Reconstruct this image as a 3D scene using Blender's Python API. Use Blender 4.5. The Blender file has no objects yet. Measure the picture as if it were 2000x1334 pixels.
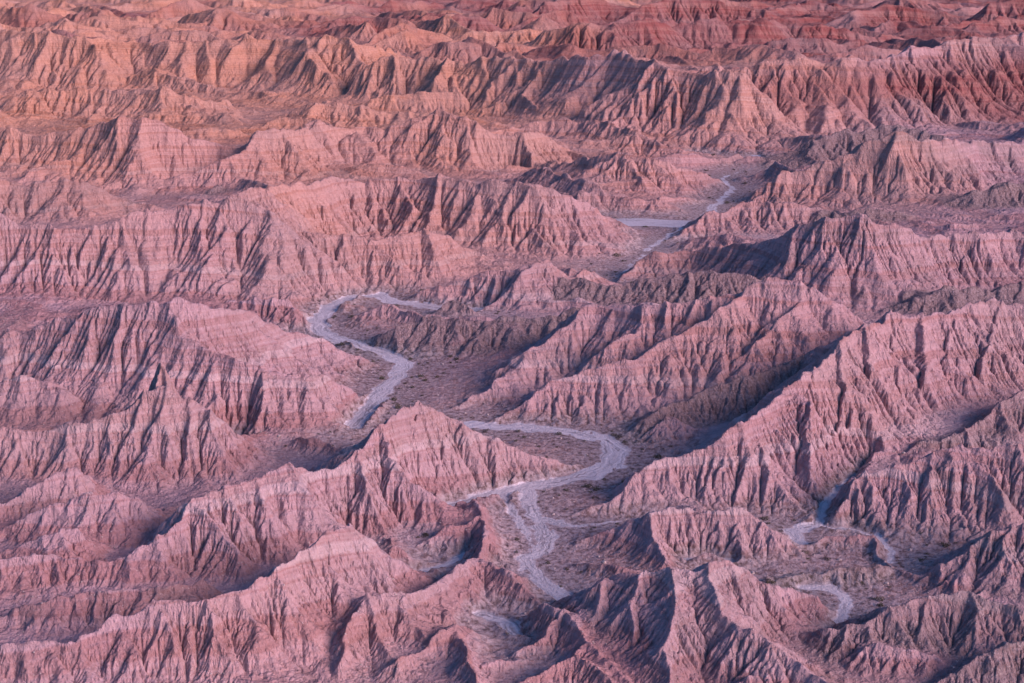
import bpy, math, random
import numpy as np
from mathutils import Vector
np.seterr(all='ignore')
R = math.radians
S = bpy.context.scene

# ---------------------------------------------------------------- camera, sky, sun
HORIZON_DIP = math.atan((667.0 + 105.0) / 2778.0)
cam = bpy.data.cameras.new('camera'); cam_o = bpy.data.objects.new('camera', cam)
S.collection.objects.link(cam_o); S.camera = cam_o
cam.sensor_width = 36.0; cam.lens = 36.0 * 2778.0 / 2000.0
cam.clip_start = 1.0; cam.clip_end = 40000.0
cam_o.location = (0, 0, 200.0)
cam_o.rotation_euler = (math.pi / 2 - HORIZON_DIP, 0, 0)

SUN_AZ = R(123)      # clockwise from the view direction
SUN_EL = R(25)
W = bpy.data.worlds.new('World'); S.world = W; W.use_nodes = True
wn = W.node_tree.nodes; wl = W.node_tree.links; wn.clear()
sky = wn.new('ShaderNodeTexSky'); sky.sky_type = 'NISHITA'; sky.sun_disc = False
sky.sun_elevation = SUN_EL; sky.sun_rotation = SUN_AZ
sky.altitude = 300; sky.dust_density = 2.0; sky.ozone_density = 10.0
bg = wn.new('ShaderNodeBackground'); bg.inputs['Strength'].default_value = 0.15
wo = wn.new('ShaderNodeOutputWorld')
wl.new(sky.outputs[0], bg.inputs['Color']); wl.new(bg.outputs[0], wo.inputs['Surface'])
sl = bpy.data.lights.new('sun', 'SUN'); sl.energy = 4.6; sl.angle = R(30); sl.color = (1.0, 0.60, 0.57)
so = bpy.data.objects.new('sun', sl); S.collection.objects.link(so)
d = Vector((math.sin(SUN_AZ) * math.cos(SUN_EL), math.cos(SUN_AZ) * math.cos(SUN_EL), math.sin(SUN_EL)))
so.rotation_euler = d.to_track_quat('Z', 'Y').to_euler()
S.view_settings.view_transform = 'Standard'; S.view_settings.look = 'None'
S.view_settings.exposure = -0.12; S.view_settings.gamma = 1.0
S.cycles.max_bounces = 2; S.cycles.diffuse_bounces = 1

# ---------------------------------------------------------------- terrain
CAM_H = 200.0
FPX = 2778.0
HORIZON = -105.0
PITCH = math.atan((667.0 - HORIZON) / FPX)
CP, SP = math.cos(PITCH), math.sin(PITCH)

def ray(px, py):
    """direction of the sight line through a point of the 2000 x 1334 frame, as (x per y, drop per y)"""
    a = (py - 667.0) / FPX
    f = CP - a * SP
    return ((px - 1000.0) / FPX) / f, (SP + a * CP) / f

def ground(px, py, z=0.0):
    rx, td = ray(px, py)
    y = (CAM_H - z) / td
    return rx * y, y

def crest_point(px, yc, yb, tan_a):
    """a crest seen at row yc whose facing slope reaches the wash floor at row yb"""
    db = CAM_H / ray(px, yb)[1]
    rx, tc = ray(px, yc)
    dc = (CAM_H + tan_a * db) / (tc + tan_a)
    return rx * dc, dc, CAM_H - dc * tc

# every ridge: name, label, slope, tint, main crest [(x, crest row, foot row)...], spurs
RIDGES = [
 # --- far
 ('A1', 0.8, [(-150,45,185),(0,50,185),(100,65,190),(180,68,190),(260,72,185),(330,75,190),(400,72,190),(480,70,190),(540,75,190),(600,68,195),(680,68,200),(730,84,190),(780,100,150)],
   [[(600,68,195),(598,105,205),(640,145,212),(690,190,215)], [(360,75,190),(300,112,190),(250,150,185)], [(100,65,190),(140,120,190),(190,165,190)],
    [(480,70,190),(440,115,195),(400,150,195)], [(260,72,185),(280,110,190),(315,150,190)],[(680,70,200),(720,130,210),(770,190,220)],[(0,50,180),(30,100,180),(70,150,180)],[(540,75,190),(520,125,200),(540,170,205)]]),
 ('A2', 0.8, [(740,100,225),(820,105,225),(900,118,230),(960,105,235),(1000,108,240),(1050,115,245),(1100,118,250),(1150,112,260),(1190,105,262),(1215,97,265),(1260,108,275),(1290,122,280),(1350,132,285),(1400,130,290),(1450,132,292)],
   [[(1215,97,265),(1218,150,268),(1238,200,270),(1245,240,262)], [(1280,118,278),(1350,165,280),(1420,205,285),(1480,245,290)], [(1000,108,240),(1015,150,245),(1070,190,250),(1110,232,255)],
    [(1120,115,250),(1100,170,250),(1130,215,252)],[(870,112,230),(850,160,235),(880,205,240)],[(940,110,235),(960,160,240),(990,205,240)],[(1200,102,262),(1140,160,262),(1150,205,255)]]),
 ('A3', 0.66, [(1450,132,285),(1500,122,290),(1560,120,290),(1620,115,290),(1660,110,290),(1700,112,290),(1740,102,285),(1790,85,280),(1850,80,275),(1900,70,270),(2000,65,265),(2150,60,260)],
   [[(1500,122,290),(1550,180,290),(1600,235,290),(1620,275,292)], [(1660,110,290),(1710,150,285),(1770,195,285),(1810,255,285)], [(1740,102,285),(1830,150,280),(1900,205,275),(1945,262,272)],
    [(1450,132,288),(1440,190,290),(1480,240,292)],[(1580,120,290),(1660,190,290),(1710,260,290)],[(1850,80,275),(1950,130,262),(1990,200,260)],[(1400,130,288),(1420,170,288),(1400,230,290)],[(1950,70,268),(2060,150,262),(2100,220,260)],[(1560,120,290),(1610,185,290),(1650,250,290)]]),
 ('FA', 0.7, [(-150,15,72),(0,12,72),(60,12,74),(120,25,75),(200,20,76),(260,33,78),(330,38,78),(390,38,78),(430,54,76)],
   [[(60,12,74),(90,40,74)],[(200,20,76),(230,48,76)],[(330,38,78),(370,60,78)]]),
 ('FB', 0.7, [(1180,100,112),(1250,76,110),(1330,42,105),(1400,36,103),(1480,32,102),(1530,45,100),(1570,42,100),(1640,50,100),(1700,62,100),(1750,88,100)],
   [[(1480,32,102),(1470,70,102)],[(1570,42,100),(1600,75,100)],[(1330,42,105),(1310,80,106)],[(1400,36,103),(1420,72,103)]]),
 ('FC', 0.65, [(1020,104,112),(1060,62,112),(1120,46,112),(1200,38,112),(1270,36,110),(1310,52,108),(1345,80,108)],
   [[(1060,62,112),(1100,90,112)],[(1120,46,112),(1170,85,112)],[(1200,38,112),(1250,85,112)]]),
 ('FD', 0.7, [(1640,78,92),(1700,54,90),(1762,30,88),(1800,54,90),(1850,76,92)], [[(1762,30,88),(1780,70,90)]]),
 ('FE', 0.65, [(380,34,70),(450,20,70),(520,26,72),(600,40,74),(700,44,74),(760,50,74),(800,62,76)], [[(450,20,70),(480,50,70)]]),
 ('FF', 0.65, [(690,44,72),(780,28,74),(850,20,76),(900,30,78),(930,56,80),(960,76,84)], [[(850,20,76),(870,55,78)]]),
 ('FG', 0.65, [(1250,112,120),(1290,98,120),(1340,95,120),(1400,85,118),(1450,82,118),(1480,95,118),(1560,88,118),(1640,82,116),(1700,95,112)], []),
 ('FH', 0.65, [(960,40,56),(1020,20,54),(1080,24,54),(1140,14,50),(1220,26,50),(1300,30,48)], []),
 ('FI', 0.65, [(1480,28,44),(1560,18,42),(1640,24,44),(1700,20,42),(1780,26,44),(1860,16,42),(1940,28,46),(2000,22,44),(2150,20,44)], []),
 ('FJ', 0.65, [(1780,70,88),(1840,50,84),(1900,38,80),(1960,50,78),(2000,44,76),(2150,40,74)], []),
 # --- second tier
 ('B1', 0.7, [(-150,190,235),(0,185,238),(60,168,240),(150,176,240),(250,171,242),(320,171,245),(390,185,246),(440,196,240)],
   [[(60,168,240),(100,200,240)],[(250,171,242),(290,205,243)],[(320,171,244),(330,210,245)]]),
 ('B2', 0.75, [(0,232,258),(60,225,255),(140,228,250),(230,228,245),(330,216,250),(380,206,252),(430,211,253),(480,230,252),(515,246,250)],
   [[(380,206,252),(400,235,252)]]),
 ('B3', 0.7, [(200,160,195),(290,128,195),(330,145,200),(400,166,205),(470,176,210),(560,190,215),(620,202,215)], []),
 ('B4', 0.8, [(500,248,262),(550,226,262),(600,197,260),(640,190,260),(700,206,262),(760,216,262),(830,214,262)],
   [[(640,190,258),(660,220,260),(700,240,260)]]),
 ('B5', 0.7, [(660,215,240),(730,200,240),(800,215,242),(900,228,246),(1000,236,250),(1060,215,262),(1000,180,250)], []),
 # --- third tier
 ('C1', 0.85, [(-150,262,350),(0,256,352),(80,260,355),(150,246,358),(200,227,362),(235,222,366),(270,226,368),(330,240,366),(400,246,366),(470,250,368),(540,246,362),(600,240,352)],
   [[(235,222,366),(222,275,368),(270,310,370),(292,362,372)], [(470,250,368),(520,295,368),(560,340,365)], [(80,260,355),(60,300,355),(90,340,356)],[(340,240,366),(350,290,370),(420,340,372)],[(200,227,362),(130,285,360),(150,330,360)]]),
 ('C2', 0.85, [(600,240,350),(700,250,338),(760,246,338),(820,226,340),(850,213,342),(900,222,345),(960,240,348),(1000,246,345),(1060,262,330),(1110,285,320)],
   [[(850,213,342),(872,260,345),(920,300,348),(955,338,350)], [(850,213,342),(800,250,342),(788,290,340),(830,328,342)],[(700,250,345),(730,290,345),(760,330,345)],[(620,240,350),(650,290,350),(690,325,350)]]),
 ('C3', 0.8, [(1000,240,290),(1060,230,290),(1120,238,292),(1160,232,296),(1200,240,302),(1240,255,308),(1290,280,312),(1340,292,312),(1400,301,310)],
   [[(1160,232,296),(1180,265,300),(1210,290,302)]]),
 ('D1', 0.75, [(1060,318,345),(1100,312,360),(1150,301,375),(1210,288,388),(1260,305,388),(1310,316,384),(1360,335,376),(1410,350,362)],
   [[(1210,288,388),(1182,330,388),(1195,352,385)], [(1210,288,388),(1245,335,390),(1270,375,392)],[(1280,310,388),(1330,350,388),(1360,375,386)]]),
 ('D2', 0.75, [(1010,345,372),(1060,326,390),(1100,335,405),(1140,350,415),(1190,375,418),(1230,385,420),(1280,390,420),(1330,408,418)], []),
 ('D3', 0.6, [(-150,360,430),(0,356,432),(80,358,430),(140,350,430),(180,365,430),(230,385,425),(280,395,420),(340,406,415)],
   [[(80,358,430),(90,395,430)]]),
 ('D4', 0.55, [(-150,330,358),(0,325,360),(60,330,362),(110,345,366),(180,358,374),(250,378,384)],[]),
 ('D5', 0.6, [(395,380,390),(425,362,388),(455,375,388)],[]),
 ('J0', 0.6, [(1490,318,330),(1530,292,330),(1580,272,335),(1640,258,335),(1700,250,330),(1750,239,330),(1800,250,330),(1840,262,330)], []),
 ('J1', 0.85, [(1450,388,400),(1490,365,404),(1520,345,406),(1560,330,406),(1620,310,408),(1700,275,412),(1750,252,414),(1800,263,410),(1860,272,395),(1920,275,375),(2000,280,370),(2150,284,370)],
   [[(1760,254,412),(1772,310,412),(1800,360,412),(1835,400,414)], [(1620,310,408),(1640,350,408),(1655,388,408)],[(1700,275,412),(1690,330,410),(1720,385,410)],[(1870,272,395),(1880,310,392),(1910,345,385)],[(1560,330,406),(1580,365,406)]]),
 ('J3', 0.7, [(1800,425,430),(1840,402,430),(1900,370,428),(1950,360,425),(2000,357,425),(2150,352,425)], [[(1900,370,428),(1940,400,430)]]),
 ('J4', 0.6, [(1850,282,290),(1890,268,290),(1940,253,285),(2000,246,285),(2150,240,285)], []),
 ('I2', 0.7, [(1300,460,470),(1340,442,465),(1400,405,455),(1450,386,450),(1490,390,450),(1550,392,450),(1600,400,450)],
   [[(1450,386,450),(1480,420,452)],[(1550,392,450),(1560,425,452)]]),
 ('I3', 0.7, [(1600,408,450),(1640,412,450),(1700,400,450),(1760,415,448),(1810,432,446)],[]),
 # --- fourth tier
 ('E1', 0.85, [(-150,410,600),(0,420,600),(60,430,600),(120,440,600),(180,440,598),(240,425,595),(300,410,592),(350,402,590),(400,386,588),(450,380,585),(520,362,575)],
   [[(0,420,600),(60,480,600),(130,530,600),(190,570,600),(235,590,600)], [(290,412,592),(290,470,595),(312,520,598),(370,560,600),(440,590,602)], [(180,440,598),(200,500,598),(240,560,598)],
    [(400,386,588),(385,440,590),(395,500,590),(430,560,592)],[(100,438,600),(140,490,600),(165,540,600)],[(450,380,585),(530,415,585),(545,440,585)],[(-60,415,600),(-20,500,600),(30,560,600)],[(350,402,590),(340,460,590),(350,510,590)]]),
 ('E2', 0.9, [(520,362,560),(600,355,530),(650,345,500),(720,345,490),(780,342,490),(860,340,498),(900,347,502),(960,352,508),(1010,350,512),(1050,358,512),(1100,375,508),(1150,390,496),(1178,420,475)],
   [[(520,362,560),(600,400,520),(660,438,495),(700,455,490)], [(860,340,498),(848,400,500),(870,455,500)], [(900,347,502),(975,400,508),(1030,440,512),(1090,490,518)], [(720,345,490),(730,390,492),(770,440,492)],
    [(1010,350,512),(1080,400,512),(1130,450,512),(1150,490,512)],[(780,342,490),(800,395,495),(810,440,495)],[(650,345,500),(640,380,500),(690,430,495)]]),
 ('F1', 0.95, [(545,440,582),(600,441,580),(650,446,576),(720,462,572),(780,456,568),(830,448,560),(880,460,548),(920,476,540),(970,514,530),(1000,524,530)],
   [[(530,405,582),(512,490,588),(560,530,592),(610,576,596)], [(830,448,560),(850,490,562),(880,520,556)],[(600,441,580),(640,500,582)],[(720,462,572),(780,510,572),(830,545,568)]]),
 ('I1', 0.9, [(1210,545,556),(1250,502,548),(1300,491,545),(1350,485,545),(1420,475,560),(1480,470,580),(1530,450,600),(1570,427,615),(1610,415,622),(1690,415,628),(1740,430,620),(1780,445,610),(1830,455,600),(1900,450,590),(2000,447,580),(2150,445,580)],
   [[(1690,415,628),(1696,480,628),(1700,540,628),(1680,600,630)], [(1690,415,628),(1740,480,625),(1770,540,622),(1785,580,620)], [(1610,415,622),(1600,490,622),(1590,550,620)], [(1900,450,590),(1850,500,595),(1812,560,600)],
    [(1480,470,580),(1500,520,585)],[(1560,430,612),(1540,500,612),(1560,560,615)],[(1980,447,580),(1950,500,582),(1930,550,585)],[(1650,415,625),(1650,500,626),(1640,570,626)]]),
 ('I4', 0.55, [(1730,600,640),(1800,582,640),(1860,565,635),(1930,560,630),(2000,552,625),(2150,545,620)], []),
 ('G1', 0.75, [(790,586,594),(860,552,600),(920,540,606),(980,525,612),(1040,505,618),(1062,505,616),(1090,524,600),(1115,538,590),(1150,526,580),(1190,542,570)],
   [[(1045,505,618),(1010,550,620),(960,585,620),(940,605,618)]]),
 ('G2', 0.6, [(1100,538,618),(1180,552,618),(1250,542,622),(1330,536,626),(1400,531,630),(1470,536,632)],[]),
 ('G3', 0.8, [(625,600,608),(650,592,612),(700,590,614),(760,600,614),(800,606,614)], []),
 ('G4', 0.7, [(810,618,624),(850,600,626),(882,588,628),(912,602,628),(938,622,628)], []),
 # --- fifth tier
 ('H1', 0.72, [(670,665,680),(700,650,690),(760,640,694),(830,619,696),(880,621,698),(920,625,700),(980,615,702),(1060,615,704),(1130,602,706)],
   [[(830,619,696),(800,660,696)],[(980,615,700),(930,660,704),(900,690,706)]]),
 ('H2', 0.8, [(1130,602,760),(1160,592,770),(1210,598,780),(1260,600,790),(1330,590,800),(1400,570,810),(1440,560,815),(1480,542,822),(1500,535,826),(1560,545,826),(1600,565,820),(1640,590,800),(1680,622,780)],
   [[(1160,592,770),(1100,640,775),(1030,680,782),(1012,712,788),(950,760,796),(880,792,805)],
    [(1480,542,822),(1425,595,822),(1380,625,822),(1300,662,824),(1240,695,826),(1150,722,826),(1080,742,826),(1030,782,826),(960,818,828)],
    [(1590,562,822),(1520,630,826),(1460,680,830),(1400,730,830)], [(1260,600,790),(1240,650,800),(1180,680,800)]]),
 ('R0', 0.65, [(1640,665,860),(1580,690,860),(1500,715,860),(1440,742,860),(1380,756,862),(1320,782,864),(1260,815,866)], []),
 ('K0', 0.8, [(400,600,640),(450,590,642),(500,580,645),(560,576,648),(600,600,648),(612,635,648)], []),
 ('K1', 0.85, [(-150,640,800),(0,642,800),(50,640,805),(110,620,815),(180,598,825),(240,590,832),(300,583,838),(340,585,840),(400,590,830),(460,600,800),(520,620,770),(560,640,755),(600,650,745),(640,665,735),(680,690,725),(730,702,718)],
   [[(330,586,840),(360,655,845),(420,690,850),(510,720,856),(520,775,858),(498,835,860)], [(510,720,856),(560,735,850),(600,741,845),(630,718,840),(660,722,832),(690,742,822),(708,775,815)],
    [(110,620,815),(120,680,815),(150,740,815)],[(240,590,832),(230,660,832),(250,730,835),(250,790,835)],[(20,640,805),(50,700,805),(80,730,805)],[(180,598,825),(170,670,825)],[(300,583,838),(300,660,838),(350,740,845),(400,800,850)],[(460,600,800),(520,650,780),(580,690,770)]]),
 # --- left foreground
 ('L1', 0.9, [(-150,745,850),(0,742,850),(50,736,850),(100,739,850),(130,762,850),(155,792,845)], []),
 ('L2', 0.95, [(-150,835,960),(0,832,965),(60,836,965),(110,831,965),(180,821,965),(250,790,965),(285,764,965),(313,750,965),(335,764,965),(370,778,960),(410,806,955),(430,840,950),(462,880,940),(490,912,935)],
   [[(285,760,965),(262,830,968),(268,880,968),(280,925,965)], [(180,821,965),(185,870,968),(200,920,968)],[(370,776,960),(375,840,962),(400,900,958)],[(60,836,965),(90,880,965),(100,910,965)]]),
 ('L0', 0.95, [(300,748,962),(307,724,962),(314,702,962),(321,716,962),(329,745,962)], []),
 ('L3', 0.9, [(-150,1000,1060),(0,985,1055),(50,950,1040),(100,925,1030),(145,905,1020),(170,935,1010),(185,962,1005)], []),
 ('L4', 0.85, [(-150,1040,1090),(0,1030,1090),(60,1000,1090),(150,972,1090),(240,956,1085),(270,965,1080),(290,985,1070)], []),
 ('L5', 0.85, [(-150,1100,1130),(0,1078,1130),(50,1055,1128),(100,1036,1125),(150,1028,1120),(190,1058,1112),(215,1088,1106)], []),
 ('M1', 0.9, [(-150,1100,1210),(0,1092,1205),(60,1086,1200),(100,1081,1195),(150,1092,1190),(200,1102,1190),(250,1082,1190),(310,1042,1190),(350,1012,1185),(370,972,1175),(440,950,1160),(500,925,1145),(560,901,1130),(590,906,1110),(622,921,1090),(660,910,1082),(700,870,1076),(740,822,1060),(790,790,1030),(822,779,1010),(850,796,990),(900,830,975),(950,850,962),(1000,866,952),(1060,890,940),(1110,900,925),(1130,905,915)],
   [[(745,825,1055),(775,900,1060),(830,950,1058),(868,1000,1052)], [(565,902,1130),(600,960,1125),(640,1005,1115),(680,1030,1100)], [(370,985,1175),(430,1030,1178),(465,1080,1180),(478,1140,1180)], [(822,782,1010),(850,850,1005),(890,910,995),(910,955,985)],
    [(500,925,1145),(510,980,1145),(540,1040,1140)],[(900,830,975),(930,890,972),(950,930,968)],[(440,950,1160),(470,1010,1160)],[(310,1042,1190),(330,1090,1190)],[(700,870,1076),(710,950,1080),(750,1020,1080)],[(100,1081,1195),(120,1130,1195)],[(1000,866,952),(1010,900,950)]]),
 ('M2', 0.8, [(-150,1210,1260),(0,1200,1260),(100,1170,1255),(180,1150,1245),(260,1145,1240),(330,1140,1230),(380,1135,1220),(395,1125,1215),(410,1150,1210)], []),
 ('N1', 0.9, [(-150,1280,1420),(0,1262,1420),(80,1252,1420),(150,1246,1410),(220,1202,1400),(300,1172,1395),(400,1166,1390),(460,1150,1375),(540,1111,1350),(590,1072,1320),(640,1042,1290),(685,1024,1260),(705,1040,1240),(722,1065,1225),(740,1100,1200),(760,1140,1180)],
   [[(540,1111,1350),(560,1170,1345),(600,1230,1340),(640,1290,1335)], [(400,1166,1390),(420,1230,1390),(450,1290,1385)], [(220,1202,1400),(260,1260,1400),(300,1320,1400)], [(640,1042,1290),(650,1110,1290),(640,1180,1290)],[(460,1150,1375),(500,1230,1370),(540,1300,1370)],[(685,1024,1260),(690,1090,1260),(680,1150,1260)],[(300,1172,1395),(340,1250,1395)],[(80,1252,1420),(120,1310,1420)]]),
 ('O1', 0.9, [(925,965,1000),(935,985,1050),(948,1020,1090),(945,1055,1120),(930,1082,1160),(900,1102,1200),(855,1132,1240),(815,1148,1270),(780,1150,1290),(720,1166,1310),(690,1192,1330),(672,1232,1350),(665,1290,1360)],
   [[(935,1080,1160),(985,1105,1190),(1020,1140,1200),(1048,1170,1205)], [(720,1166,1310),(740,1230,1320),(760,1280,1330)], [(780,1150,1290),(800,1210,1300),(840,1260,1310)],[(900,1102,1200),(905,1150,1210),(920,1190,1220)],[(945,1040,1110),(980,1080,1110)],[(855,1132,1240),(870,1190,1250),(890,1215,1260)]]),
 ('O2', 0.7, [(735,1080,1120),(770,1066,1130),(810,1085,1140),(850,1110,1145)], []),
 ('O3', 0.7, [(810,1070,1090),(860,1040,1088),(900,1020,1085),(935,1000,1080)], []),
 ('P1', 0.9, [(1010,1200,1240),(1035,1180,1260),(1062,1175,1275),(1098,1190,1290),(1122,1212,1310),(1150,1252,1340),(1192,1290,1370),(1225,1330,1400),(1260,1380,1430)],
   [[(1098,1190,1290),(1060,1240,1300),(1010,1270,1310)],[(1150,1252,1340),(1110,1290,1350)]]),
 ('Q1', 0.9, [(890,1215,1300),(908,1260,1350),(925,1310,1400),(935,1360,1430)], [[(890,1215,1300),(830,1262,1330),(790,1285,1350),(760,1300,1360)]]),
 ('Q2', 0.9, [(1000,1340,1400),(1060,1302,1390),(1120,1278,1380),(1170,1300,1400),(1210,1345,1420)], []),
 ('Q3', 0.9, [(380,1345,1400),(440,1315,1390),(500,1330,1400),(600,1350,1410)], []),
 # --- right foreground
 ('R1', 0.9, [(1110,1010,1014),(1160,985,1010),(1200,962,1008),(1240,926,1005),(1300,889,1003),(1350,876,1003),(1400,856,1003),(1450,826,1000),(1490,796,990),(1540,746,965),(1590,714,940),(1640,666,905),(1680,636,885),(1710,626,870),(1740,611,856),(1790,616,845),(1840,606,835),(1870,601,825),(1930,581,808),(2000,591,795),(2150,596,790)],
   [[(1540,746,965),(1482,850,990),(1505,920,1005),(1560,990,1010)], [(1740,611,856),(1752,700,870),(1765,790,890),(1790,860,895)], [(1450,826,1000),(1468,900,1003),(1440,960,1003)], [(1640,666,905),(1652,760,930),(1625,850,950)],
    [(1300,889,1003),(1320,950,1005)],[(1870,601,825),(1850,690,845),(1850,760,850)],[(1590,714,940),(1580,800,965),(1590,890,985)],[(1960,585,803),(1930,670,825),(1900,740,840)],[(1380,864,1003),(1370,930,1003),(1380,975,1005)],[(1690,632,880),(1700,720,900),(1700,820,915)],[(1800,614,843),(1810,700,860),(1800,770,870)]]),
 ('S0', 0.75, [(1720,905,925),(1790,868,925),(1850,850,920),(1900,828,915),(1950,790,910),(2000,760,905),(2150,720,900)], [[(1950,790,910),(1970,830,912)]]),
 ('S1', 0.85, [(1612,1010,1040),(1630,965,1042),(1690,922,1045),(1760,905,1050),(1830,880,1056),(1880,866,1062),(1940,868,1068),(2000,868,1070),(2150,865,1070)],
   [[(1880,866,1062),(1930,920,1066),(1960,980,1070),(1975,1030,1074)], [(1760,905,1050),(1780,950,1052)],[(1990,868,1070),(2030,960,1074)]]),
 ('T1', 0.8, [(1790,1130,1150),(1840,1101,1165),(1890,1065,1175),(1940,1036,1180),(2000,1015,1185),(2150,985,1190)], [[(1940,1036,1180),(1930,1090,1182)]]),
 ('U1', 0.85, [(1262,1015,1100),(1272,998,1110),(1300,989,1110),(1350,991,1108),(1420,985,1106),(1455,992,1104),(1500,1025,1102),(1540,1052,1100),(1572,1090,1102)],
   [[(1270,1000,1110),(1278,1055,1130),(1305,1102,1145)], [(1350,991,1108),(1355,1040,1110)],[(1455,992,1104),(1430,1040,1106)],[(1270,1000,1108),(1200,1030,1080),(1130,1050,1075)]]),
 ('U2', 0.9, [(1562,1062,1085),(1600,1046,1085),(1650,1042,1082),(1705,1040,1082),(1718,1060,1100),(1745,1098,1130),(1780,1120,1150),(1830,1132,1165)], []),
 ('U3', 0.8, [(1500,1125,1150),(1560,1118,1150),(1600,1118,1148),(1680,1105,1145),(1740,1100,1140)], []),
 ('V1', 0.85, [(1128,1200,1215),(1140,1140,1235),(1200,1112,1280),(1260,1110,1310),(1310,1104,1320),(1365,1110,1320),(1400,1100,1320),(1428,1094,1310),(1452,1120,1290),(1500,1140,1270),(1560,1152,1250),(1610,1172,1232),(1630,1195,1225)],
   [[(1385,1104,1320),(1398,1170,1360),(1440,1225,1390),(1510,1252,1410),(1560,1290,1420),(1620,1335,1450)], [(1260,1110,1310),(1230,1180,1330),(1250,1260,1360)], [(1310,1104,1320),(1320,1180,1370),(1300,1260,1400),(1310,1340,1430)],
    [(1500,1140,1270),(1510,1190,1280)],[(1428,1094,1310),(1450,1160,1310),(1460,1200,1320)],[(1180,1120,1285),(1170,1190,1300)]]),
 ('X1', 0.85, [(1570,1262,1290),(1610,1225,1310),(1680,1215,1325),(1740,1185,1325),(1800,1165,1325),(1850,1150,1325),(1900,1156,1325),(1950,1175,1330),(2000,1190,1340),(2150,1220,1350)],
   [[(1900,1156,1325),(1910,1200,1330),(1900,1250,1335)],[(1740,1185,1325),(1770,1230,1330)]]),
 ('X2', 0.9, [(1820,1150,1175),(1845,1130,1180),(1870,1152,1180),(1900,1150,1185),(1916,1130,1190),(1928,1160,1190)], []),
 ('Y1', 0.9, [(1660,1300,1340),(1675,1268,1345),(1710,1250,1350),(1750,1266,1350),(1790,1262,1350),(1830,1285,1350),(1860,1310,1350)], []),
 ('Z1', 0.85, [(1830,1330,1390),(1880,1300,1400),(1940,1265,1400),(2000,1245,1400),(2150,1220,1400)], []),
 ('Z2', 0.9, [(1400,1345,1420),(1460,1320,1420),(1560,1345,1420),(1700,1350,1430),(1800,1345,1440)], []),
]

# dry washes: half width in metres, points of the frame on the valley floor
WASHES = [
 ((0.3, 4.5), [(1450,332),(1425,340),(1412,352),(1430,368),(1405,392),(1378,425)]),
 (15.0, [(1370,440),(1290,436),(1215,433)]),
 ((3.0, 0.2), [(1330,447),(1290,470),(1250,500),(1215,535),(1200,548)]),
 (5.5, [(930,606),(860,600),(770,590),(740,578),(690,580),(645,600),(622,625)]),
 (5.0, [(618,625),(630,650),(690,672),(750,692),(790,708)]),
 (5.0, [(790,708),(775,735),(745,770),(715,805),(690,835)]),
 (5.0, [(900,830),(960,832),(1050,836),(1130,846)]),
 (5.6, [(1130,846),(1180,858),(1205,880),(1195,908),(1150,928)]),
 (4.6, [(1150,928),(1080,942),(1010,956),(930,975),(870,1000)]),
 (3.2, [(1035,950),(1030,985),(1050,1018),(1066,1045),(1055,1078),(1025,1092),(1045,1125),(1085,1155),(1112,1180)]),
 (1.8, [(985,975),(1012,1015),(1035,1050),(1040,1080)]),
 ((2.5, 0.8), [(1055,1012),(1100,1024),(1150,1026),(1215,1018)]),
 (2.0, [(760,1128),(800,1130),(860,1105),(905,1085)]),
 ((2.8, 1.2), [(1545,1036),(1600,1030),(1660,1036),(1710,1048),(1738,1075),(1745,1100)]),
 (3.0, [(1548,1036),(1562,1062)]),
 ((2.2, 0.4), [(1600,1026),(1612,980),(1650,945),(1700,908)]),
 (2.2, [(1570,1148),(1620,1146),(1650,1165),(1648,1200),(1638,1215)]),
 (2.0, [(1340,1096),(1380,1090),(1430,1100)]),
 (4.0, [(330,372),(380,368),(430,362)]),
 (1.6, [(478,872),(466,852)]),
 (2.5, [(940,1200),(985,1215),(1010,1240)]),
 (6.0, [(960,345),(1010,340)]),
 ((2.0, 6.0), [(1340,299),(1400,300),(1480,306)]),
]
# level ground without sand: half width, points
FLATS = [
 (13.0, [(850,735),(890,755),(830,790),(800,830)]),
 (6.0, [(1110,990),(1160,965),(1210,930)]),
 (7.0, [(1000,850),(1080,860),(1120,885),(1100,905)]),
 (6.0, [(1760,1100),(1830,1095),(1900,1080)]),
 (6.0, [(1650,1180),(1700,1180),(1760,1165)]),
]

NC, NR = 1150, 4640
PHI = 0.42
R_NEAR = 280.0

def fade(t):
    return t * t * t * (t * (t * 6 - 15) + 10)

def noise2(x, y, seed=0):
    """gradient noise on arrays, about -1..1"""
    rng = np.random.RandomState(seed)
    n = 256
    ang = rng.rand(n * n).astype(np.float32) * 2 * np.pi
    gx, gy = np.cos(ang), np.sin(ang)
    xi = np.floor(x).astype(np.int32); yi = np.floor(y).astype(np.int32)
    xf = (x - xi).astype(np.float32); yf = (y - yi).astype(np.float32)
    u, v = fade(xf), fade(yf)
    def g(a, b, fx, fy):
        k = ((yi + b) & 255) * 256 + ((xi + a) & 255)
        return gx[k] * fx + gy[k] * fy
    a = g(0, 0, xf, yf); b = g(1, 0, xf - 1, yf); c = g(0, 1, xf, yf - 1); d = g(1, 1, xf - 1, yf - 1)
    a += u * (b - a); c += u * (d - c)
    return (a + v * (c - a)) * 1.5

def fbm(x, y, octs, seed=0, gain=0.5, ridged=False):
    t = 0; a = 1.0
    for i in range(octs):
        n = noise2(x * 2 ** i + 17.3 * i, y * 2 ** i - 9.1 * i, seed + i)
        t = t + a * ((1 - 2 * np.abs(n)) if ridged else n)
        a *= gain
    return t

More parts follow.
